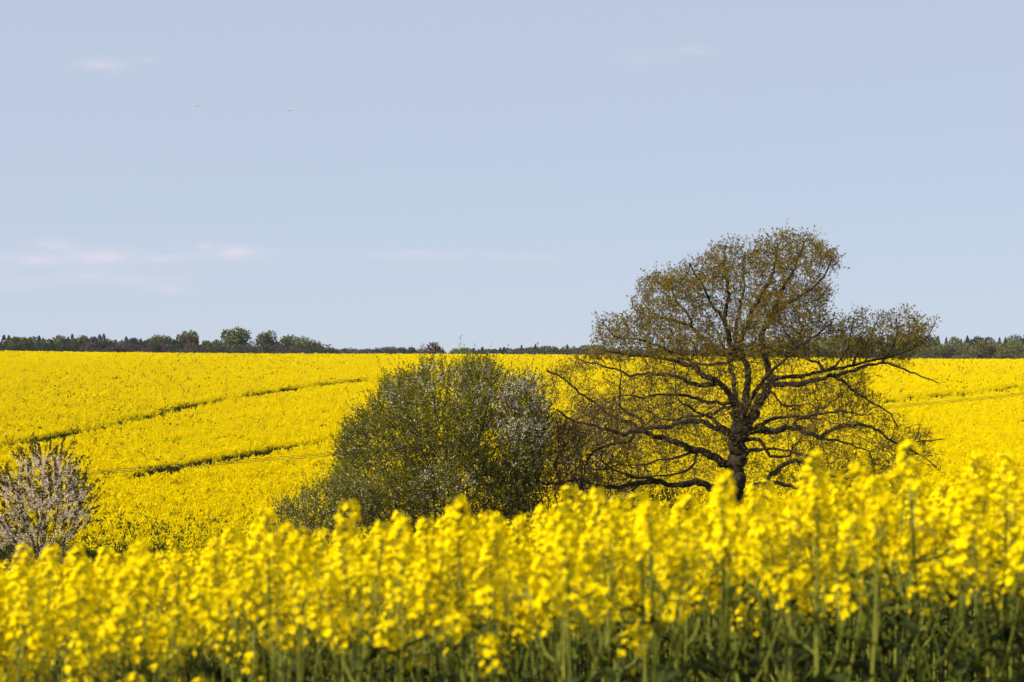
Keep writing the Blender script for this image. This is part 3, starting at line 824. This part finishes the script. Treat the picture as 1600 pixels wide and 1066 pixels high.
def img(C): return C[:, 0] / C[:, 1] * F + 800, HOR - (C[:, 2] - EYE) / C[:, 1] * F
def blobs(lst, base):
    def f(C):
        x, y = img(C); v = np.full(len(C), base)
        for cx, cy, rx, ry, a in lst: v = np.maximum(v, a * np.exp(-((x - cx) / rx) ** 2 - ((y - cy) / ry) ** 2))
        return v * (.25 + 2.2 * (np.sin(C[:, 0] * 3.3 + 1 + np.sin(C[:, 2] * 1.3)) * np.sin(C[:, 2] * 3.7) * np.sin(C[:, 1] * 2.9 + 2) > .08))
    return f

shrub('blossoming_bush', 'big rounded green bush speckled with white blossom beside the oak', 'bush',
      [(512, 730), (518, 690), (545, 655), (580, 622), (600, 592), (640, 574), (690, 556), (745, 556), (785, 574), (830, 590), (850, 640), (858, 700), (850, 760), (840, 855), (560, 860), (510, 820)],
      98.0, 4.6, [(640, 590, 700, -1), (660, 620, 640, 1.5), (680, 680, 620, -2), (690, 720, 600, 1), (700, 760, 640, -1.5), (710, 800, 700, .5), (655, 560, 760, -.5), (720, 820, 770, -1), (675, 660, 700, -3), (695, 740, 720, -3.2), (690, 700, 680, 3)],
      8500, 31, 'gleaf', 'bloss', shoot=(.45, .95), per=3, nleaf=13, nbl=6, leafL=.085, blL=.052, kill=.33, up=.6, outw=.5, inset=14, lobe=(2.4, -.20),
      blfun=blobs([(700, 600, 70, 40, .55), (700, 760, 60, 35, .6), (620, 620, 30, 30, .45), (790, 640, 50, 70, .6)], .09))
shrub('blossoming_tree', 'white blossoming shrub between the rounded green bush and the oak', 'shrub',
      [(768, 640), (785, 600), (805, 590), (835, 592), (862, 625), (868, 680), (850, 740), (800, 750), (775, 700)],
      95.0, 2.0, [(815, 800, 640, 0), (820, 830, 630, .6), (818, 845, 680, -.6), (815, 785, 680, -.5)], 1300, 32, 'gleaf', 'bloss', shoot=(.5, 1.0), per=3, nleaf=13, nbl=14, leafL=.08, blL=.05, kill=.33, up=.6, outw=.4,
      blfun=lambda C: np.where(img(C)[1] < 690, .42, .10))
shrub('blossoming_shrub', 'low spreading shrub with upright shoots at the foot of the rounded green bush', 'shrub',
      [(425, 815), (440, 785), (475, 770), (520, 750), (560, 745), (600, 765), (610, 850), (560, 880), (425, 880)],
      92.0, 1.8, [(510, 470, 800, 0), (515, 500, 790, .5), (525, 530, 785, -.5), (530, 570, 795, .3)], 1400, 33, 'gleaf', 'bloss', shoot=(.35, .85), per=3, nleaf=15, nbl=6, leafL=.08, blL=.045, kill=.33, up=.7, outw=.3,
      blfun=lambda C: np.full(len(C), .26))
shrub('blossoming_thicket', 'pale blossoming thicket seen through the left side of the oak crown', 'shrub',
      [(870, 660), (900, 630), (950, 625), (1000, 650), (1010, 700), (990, 790), (880, 800), (860, 720)],
      110.0, 2.0, [(935, 900, 690, 0), (940, 960, 690, .5), (938, 930, 660, -.5)], 700, 34, 'bleaf', 'bloss', shoot=(.5, 1.0), per=2, nleaf=7, nbl=8, leafL=.06, blL=.045, up=.5, outw=.4,
      blfun=lambda C: np.full(len(C), .5))
shrub('bare_shrub', 'brown twiggy shrub between the blossoming bush and the left limbs of the oak', 'shrub',
      [(800, 700), (825, 665), (860, 650), (900, 660), (935, 690), (945, 740), (930, 810), (820, 815), (795, 760)],
      96.5, 1.8, [(865, 830, 710, 0), (870, 870, 690, .4), (875, 905, 710, -.4), (868, 850, 740, -.8)], 900, 38, 'brownleaf', None, shoot=(.4, .9), per=4, nleaf=6, leafL=.045, up=.45, outw=.5, kill=.34, barkm='oaktwig')
shrub('cherry_tree', 'small cherry tree covered in pinkish white blossom with olive leaf tips', 'tree',
      [(-50, 810), (-20, 775), (20, 745), (45, 715), (80, 710), (112, 730), (132, 765), (145, 800), (130, 830), (110, 870), (-30, 870)],
      80.0, 2.2, [(62, 68, 740, 0), (58, 30, 770, .4), (66, 100, 770, -.4), (60, -5, 800, .3), (68, 115, 805, .2), (62, 60, 780, -1.2), (62, 70, 780, 1.2)], 900, 35, 'bleaf', 'pbloss', shoot=(.55, 1.05), per=2, nleaf=26, leafr=(.60, 1.0), nbl=22, leafL=.075, blL=.042, up=.55, outw=.75, bend=.08,
      blfun=lambda C: np.full(len(C), .75), step=.25, kill=.40, lobe=(2.6, -.2))
shrub('green_shrub', 'low leafy green shrub under the left limbs of the oak', 'shrub',
      [(950, 800), (970, 775), (1010, 765), (1060, 768), (1100, 780), (1110, 830), (950, 830)],
      99.0, 1.4, [(1020, 990, 790, 0), (1030, 1040, 785, .3), (1035, 1070, 795, -.3)], 800, 36, 'lowleaf', None, shoot=(.3, .6), per=3, nleaf=18, leafL=.08, kill=.33, up=.4, outw=.5)
shrub('dark_shrub', 'dark leafy shrub under the drooping right end of the oak', 'shrub',
      [(1375, 800), (1380, 755), (1405, 738), (1430, 742), (1445, 775), (1440, 830), (1380, 830)],
      99.0, .9, [(1410, 1400, 770, 0), (1412, 1425, 770, .2)], 380, 37, 'gleaf', None, shoot=(.3, .6), per=3, nleaf=14, leafL=.075, kill=.33, up=.5, outw=.5)

# ------------------------------------------------------------------ far trees on the plateau
FM = {}
def fmat(key, c1, c2): FM[key] = mat('far_' + key, c1, c2, .8, .15, hueobj=.16)
fmat('conifer', (.035, .05, .022), (.065, .08, .032)); fmat('green', (.080, .098, .026), (.125, .14, .04)); fmat('lime', (.12, .14, .035), (.17, .18, .05))
fmat('brown', (.062, .050, .042), (.105, .085, .070)); fmat('copper', (.05, .015, .022), (.085, .028, .036)); fmat('bluegreen', (.035, .045, .04), (.055, .065, .055))
fmat('olive', (.085, .080, .030), (.13, .115, .045))

def far_tree(seed, shape, n=900):
    """unit-height tree: returns trunk and crown"""
    rs = np.random.RandomState(seed); tr = MB(); cr_ = MB()
    if shape == 'conifer':
        polytube(tr, [(0, 0, 0), (0, 0, .5), (0, 0, .98)], [.018, .012, .002], 5)
        z = .06 + .94 * rs.rand(n) ** .85; lay = .75 + .25 * np.abs(np.sin(z * 42)); r = .26 * (1.02 - z) ** .9 * lay * np.sqrt(rs.rand(n)); t = rs.rand(n) * 6.283
        P = np.stack([r * np.cos(t), r * np.sin(t), z], 1); D = np.stack([np.cos(t), np.sin(t), -.25 + .3 * rs.rand(n)], 1)
        leaves(cr_, P, D + np.array([[0, 0, 1.0]]) * (z[:, None] > .85), (.022 + .075 * (1 - z)) * (.8 + .4 * rs.rand(n)), .014 + .030 * (1 - z), 0, rs=rs)
    else:
        nl_ = 16 if shape != 'bare' else 10
        top = np.array([0, 0, .62])
        polytube(tr, [(0, 0, 0), (.006, 0, .2), (0, .01, .45), (.01, 0, .75)], [.030, .022, .016, .005], 6)
        wid = {'round': .36, 'wide': .48, 'bare': .34, 'tall': .26, 'bushy': .50}[shape]
        zc, zh = {'round': (.62, .34), 'wide': (.60, .36), 'bare': (.62, .36), 'tall': (.58, .40), 'bushy': (.48, .48)}[shape]
        C = []
        for k in range(nl_):
            v = unit(rs.normal(0, 1, 3)); v = v * (.45 + .45 * rs.rand())
            C.append((v[0] * wid, v[1] * wid, zc + v[2] * zh * .85, wid * (.30 + .22 * rs.rand())))
        for (x, y, z, r) in C:
            polytube(tr, [(0, 0, max(.18, z * .45)), (x * .5, y * .5, z * .72), (x, y, z)], [.012, .008, .002], 4)
        C = np.array(C); k = rs.randint(0, nl_, n); v = unit(rs.normal(0, 1, (n, 3))); rr = C[k, 3:4] * (.55 + .5 * rs.rand(n, 1)) * np.array([[1, 1, .85]])
        P = C[k, :3] + v * rr; P[:, 2] *= 1.0 / P[:, 2].max(); m = P[:, 2] > .1; P, v = P[m], v[m]
        sz = .045 if shape != 'bare' else .03
        if shape == 'bare':
            leaves(cr_, P, v + rs.normal(0, .4, P.shape), .09, .010, 0, rs=rs)
        else: leaves(cr_, P, v + rs.normal(0, .8, P.shape), sz + .03 * rs.rand(len(P)), sz * .85, 0, rs=rs)
    return tr.mesh('trunk'), cr_.mesh('crown')
protos = {}
def proto(shape, key, var):
    k = (shape, key, var)
    if k not in protos:
        t, c = far_tree(700 + var * 13 + len(shape), shape, {'conifer': 1500, 'round': 3000, 'wide': 3400, 'bare': 1300, 'tall': 2400, 'bushy': 3600}[shape])
        t.materials.append(M['ftrunk']); c.materials.append(FM[key]); protos[k] = (t, c)
    return protos[k]
def plant_tree(name, label, px, ptop, D, shape, key, var=0, wide=1.0, group=None, rs=np.random.RandomState(77)):
    x = (px - 800) / F * D; z0 = G(x, D); h = EYE + (HOR - ptop) / F * D - z0
    o = empty(name, (x, D, z0 - .05), rs.rand() * 6.283); o.scale = (h * wide, h * wide, h)
    tag(o, label, 'tree', group)
    t, c = proto(shape, key, var); link('trunk', t, o); link('crown', c, o)
    return o
pt = plant_tree
pt('broadleaf_tree', 'tallest rounded green tree rising above the far hedge', 366, 513, 900, 'round', 'green', 1, .95)
pt('broadleaf_tree', 'low rounded tree leaning against the tallest far green tree', 343, 531, 890, 'round', 'olive', 2, .9)
pt('bare_tree', 'leafless purplish tree between two tall green trees on the skyline', 393, 526, 910, 'bare', 'brown', 0, .85)
pt('broadleaf_tree', 'upright green tree with a flat ragged top beyond the bare tree', 415, 518, 900, 'round', 'green', 3, .72)
pt('broadleaf_tree', 'broad olive tree with a domed crown on the skyline', 468, 525, 905, 'wide', 'green', 2, 1.0)
pt('broadleaf_tree', 'small olive tree sloping down at the end of the tree row', 500, 533, 900, 'wide', 'olive', 4, 1.0)
pt('broadleaf_tree', 'lone domed tree standing out of the brown wood edge', 294, 518, 880, 'round', 'olive', 5, .70)
pt('broadleaf_tree', 'pale yellowish green tree in the dark conifer wood', 30, 527, 770, 'tall', 'lime', 1, 1.1)
pt('broadleaf_tree', 'yellow green round tree between dark conifers of the wood', 247, 524, 800, 'round', 'lime', 4, .9)
pt('copper_beech', 'purple copper beech with a rounded dome on the horizon', 682, 535, 900, 'bushy', 'copper', 2, .80)
pt('bare_tree', 'slender leafless tree next to the purple copper beech', 661, 539, 905, 'bare', 'brown', 3, .6)
pt('broadleaf_tree', 'pale green bushy tree just beyond the purple copper beech', 712, 544, 1000, 'round', 'lime', 6, 1.0)
pt('broadleaf_tree', 'large dark olive bushy tree in front of the wooded rise beyond the oak', 1540, 533, 800, 'bushy', 'olive', 7, 1.15)
pt('broadleaf_tree', 'dark olive companion of the large bushy tree before the wooded rise', 1572, 541, 790, 'bushy', 'olive', 8, 1.0)
rs = np.random.RandomState(78)
KIND = {('conifer', 'conifer'): ('conifer_tree', 'dark pointed conifer'), ('conifer', 'bluegreen'): ('conifer_tree', 'bluish pointed conifer'),
        ('round', 'bluegreen'): ('broadleaf_tree', 'rounded bluish green tree'), ('bushy', 'bluegreen'): ('broadleaf_tree', 'low bushy bluish green tree'),
        ('bushy', 'conifer'): ('evergreen_tree', 'low bushy dark evergreen'), ('bushy', 'brown'): ('bare_tree', 'low bushy brown tree'), ('round', 'brown'): ('bare_tree', 'rounded brown tree'),
        ('round', 'green'): ('broadleaf_tree', 'rounded green tree'), ('round', 'lime'): ('broadleaf_tree', 'rounded yellowish green tree'), ('tall', 'green'): ('broadleaf_tree', 'slim upright green tree'),
        ('bushy', 'green'): ('broadleaf_tree', 'low bushy green tree'), ('bushy', 'olive'): ('broadleaf_tree', 'low bushy olive tree')}
def belt(x0, x1, step, tops, D, kinds, place, dj=25, tj=3.0, wide=1.0):
    x = x0
    while x < x1:
        shape, key = kinds[rs.randint(len(kinds))]
        top = np.interp(x, [t[0] for t in tops], [t[1] for t in tops]) + rs.normal(0, tj) - (2.0 if shape == 'conifer' else 0)
        name, desc = KIND[(shape, key)]
        pt(name, desc + ' ' + place, x, top, D + rs.uniform(-dj, dj), shape, key, rs.randint(0, 4), wide * rs.uniform(.85, 1.2), desc + 's ' + place)
        x += step * rs.uniform(.7, 1.3)
C_, B_ = ('conifer', 'conifer'), ('bushy', 'brown')
belt(-40, 335, 8, [(-40, 531), (30, 527), (120, 528), (200, 531), (260, 530), (335, 541)], 800, [C_, C_, C_, ('round', 'bluegreen'), ('round', 'green')], 'in the back row of the far conifer wood', tj=3.0)
belt(-40, 140, 8, [(-40, 536), (140, 535)], 770, [C_, ('bushy', 'conifer'), ('bushy', 'conifer'), B_], 'along the conifer end of the far wood edge', tj=2.0, wide=.9)
belt(135, 345, 8, [(135, 538), (220, 536), (345, 542)], 765, [B_, ('round', 'brown'), B_, ('bushy', 'conifer')], 'along the brown end of the far wood edge', tj=1.8, wide=.9)
belt(325, 520, 9, [(325, 541), (420, 539), (520, 545)], 860, [('bushy', 'conifer'), B_, ('bushy', 'conifer')], 'in the hedge below the tall green skyline trees', tj=1.3)
belt(520, 660, 8, [(520, 547), (600, 544), (640, 544), (660, 546)], 1150, [B_, B_, ('round', 'bluegreen')], 'on the open horizon before the copper beech', tj=1.0, wide=1.1)
belt(720, 830, 7, [(720, 546), (830, 545)], 1250, [('conifer', 'bluegreen'), ('bushy', 'bluegreen'), B_], 'of the low wood beyond the blossoming bush', tj=.9, wide=1.2)
belt(815, 940, 9, [(815, 542), (870, 542), (940, 541)], 1000, [('round', 'lime'), ('tall', 'green'), C_, ('round', 'green')], 'in the wood between the blossoming bush and the oak', tj=1.3, wide=.9)
belt(805, 1180, 10, [(805, 547), (940, 547), (1180, 545)], 960, [B_, B_, ('bushy', 'bluegreen')], 'at the wood edge behind the oak', tj=1.0)
belt(930, 1220, 11, [(930, 545), (1100, 548), (1220, 535)], 1060, [('conifer', 'bluegreen'), ('round', 'green'), ('bushy', 'bluegreen')], 'of the wood seen through the oak crown', tj=1.5)
belt(1200, 1640, 10, [(1200, 536), (1260, 526), (1340, 526), (1480, 528), (1520, 532), (1560, 529), (1640, 526)], 1150, [('round', 'green'), C_, ('round', 'bluegreen'), C_, ('round', 'lime')], 'on top of the wooded rise beyond the oak', tj=2.0, wide=.8)
belt(1200, 1640, 10, [(1200, 544), (1400, 540), (1520, 541), (1640, 538)], 1040, [('bushy', 'green'), B_, ('round', 'lime'), ('bushy', 'olive')], 'at the foot of the wooded rise beyond the oak', tj=2.0, wide=.9)

# ------------------------------------------------------------------ overhead cables with their poles, birds
pa = at(-140, 763, 56.0); pb = at(1760, 604, 92.0)
for k, q in enumerate((pa, pb)):
    gz_ = G(q[0], q[1]); o = empty('cable_pole', (q[0], q[1], gz_)); tag(o, ('weathered wooden cable pole at the near end of the wires', 'weathered wooden cable pole at the far end of the wires')[k], 'pole')
    b = MB(); polytube(b, [(0, 0, -.4), (0, 0, 2), (0, 0, q[2] - gz_ + .25)], [.13, .12, .10], 10)
    link('post', b.mesh('post', True), o, M['wood'])
    b = MB(); polytube(b, [(0, -.55, q[2] - gz_), (0, 0, q[2] - gz_ + .003), (0, .55, q[2] - gz_)], [.05, .05, .05], 4)
    link('crossbar', b.mesh('crossbar'), o, M['wood'])
for k, (dy, dz, lab) in enumerate(((-.45, .03, 'nearest'), (0, .06, 'middle'), (.45, .09, 'farthest'))):
    a = pa + [0, dy, dz - .02]; c = pb + [0, dy, dz + .02]
    u = np.linspace(0, 1, 25)[:, None]; q = a * (1 - u) + c * u; q[:, 2] -= .12 * np.sin(np.pi * u[:, 0])
    b = MB(); polytube(b, q, np.full(25, .0055), 5)
    o = link('overhead_cable', b.mesh('overhead_cable', True), None, M['cable'])
    tag(o, 'thin black overhead cable crossing before the yellow field', 'cable', 'overhead cables')
for px, py, D, rz in ((308, 166, 200., .4), (453, 173, 210., -.7)):
    p = at(px, py, D); o = empty('bird', p, rz, .42); tag(o, ('tiny dark bird gliding below the pink cloud', 'tiny dark bird gliding in the clear sky apart from the pink cloud')[px > 400], 'bird')
    b = MB(); s = np.linspace(0, 1, 9); polytube(b, np.stack([s * 0, (s - .5) * .42, .01 * np.sin(s * 3)], 1), .055 * np.sin(np.pi * (s * .96 + .02)) ** .7, 8)
    link('body', b.mesh('body', True), o, M['bird'])
    for sgn in (-1, 1):
        b = MB(); V = []
        for q, (w, c0, c1, zz) in enumerate(((0, -.07, .09, .02), (.18, -.06, .10, .07), (.36, -.08, .06, .05), (.52, -.10, -.04, .01))):
            V += [(sgn * w, c0, zz), (sgn * w, c1, zz), (sgn * w, c1, zz - .012), (sgn * w, c0, zz - .012)]
        f = []
        for q in range(3):
            for e in range(4): f.append((q * 4 + e, q * 4 + (e + 1) % 4, q * 4 + 4 + (e + 1) % 4, q * 4 + 4 + e))
        b.add(V, f); link('wing', b.mesh('wing'), o, M['bird'])

# ------------------------------------------------------------------ the air
hz = MB(); lo, hi = np.array([-4050., -850., -11.]), np.array([4050., 5050., 32.])
V = np.array([[(lo, hi)[i][0], (lo, hi)[j][1], (lo, hi)[k][2]] for i in (0, 1) for j in (0, 1) for k in (0, 1)])
hz.add(V, [(0, 1, 3, 2), (4, 6, 7, 5), (0, 4, 5, 1), (2, 3, 7, 6), (0, 2, 6, 4), (1, 5, 7, 3)])
hm = bpy.data.materials.new('haze_air'); hm.use_nodes = True; hm.node_tree.nodes.clear()
pv = hm.node_tree.nodes.new('ShaderNodeVolumePrincipled'); pv.inputs['Color'].default_value = (.86, .90, 1.0, 1); pv.inputs['Density'].default_value = .00004; pv.inputs['Anisotropy'].default_value = .2
ho = hm.node_tree.nodes.new('ShaderNodeOutputMaterial'); hm.node_tree.links.new(pv.outputs[0], ho.inputs['Volume'])
haze = link('haze', hz.mesh('haze'), None, hm); tag(haze, 'thin pale blue haze over the distant trees', 'haze', kind='stuff')
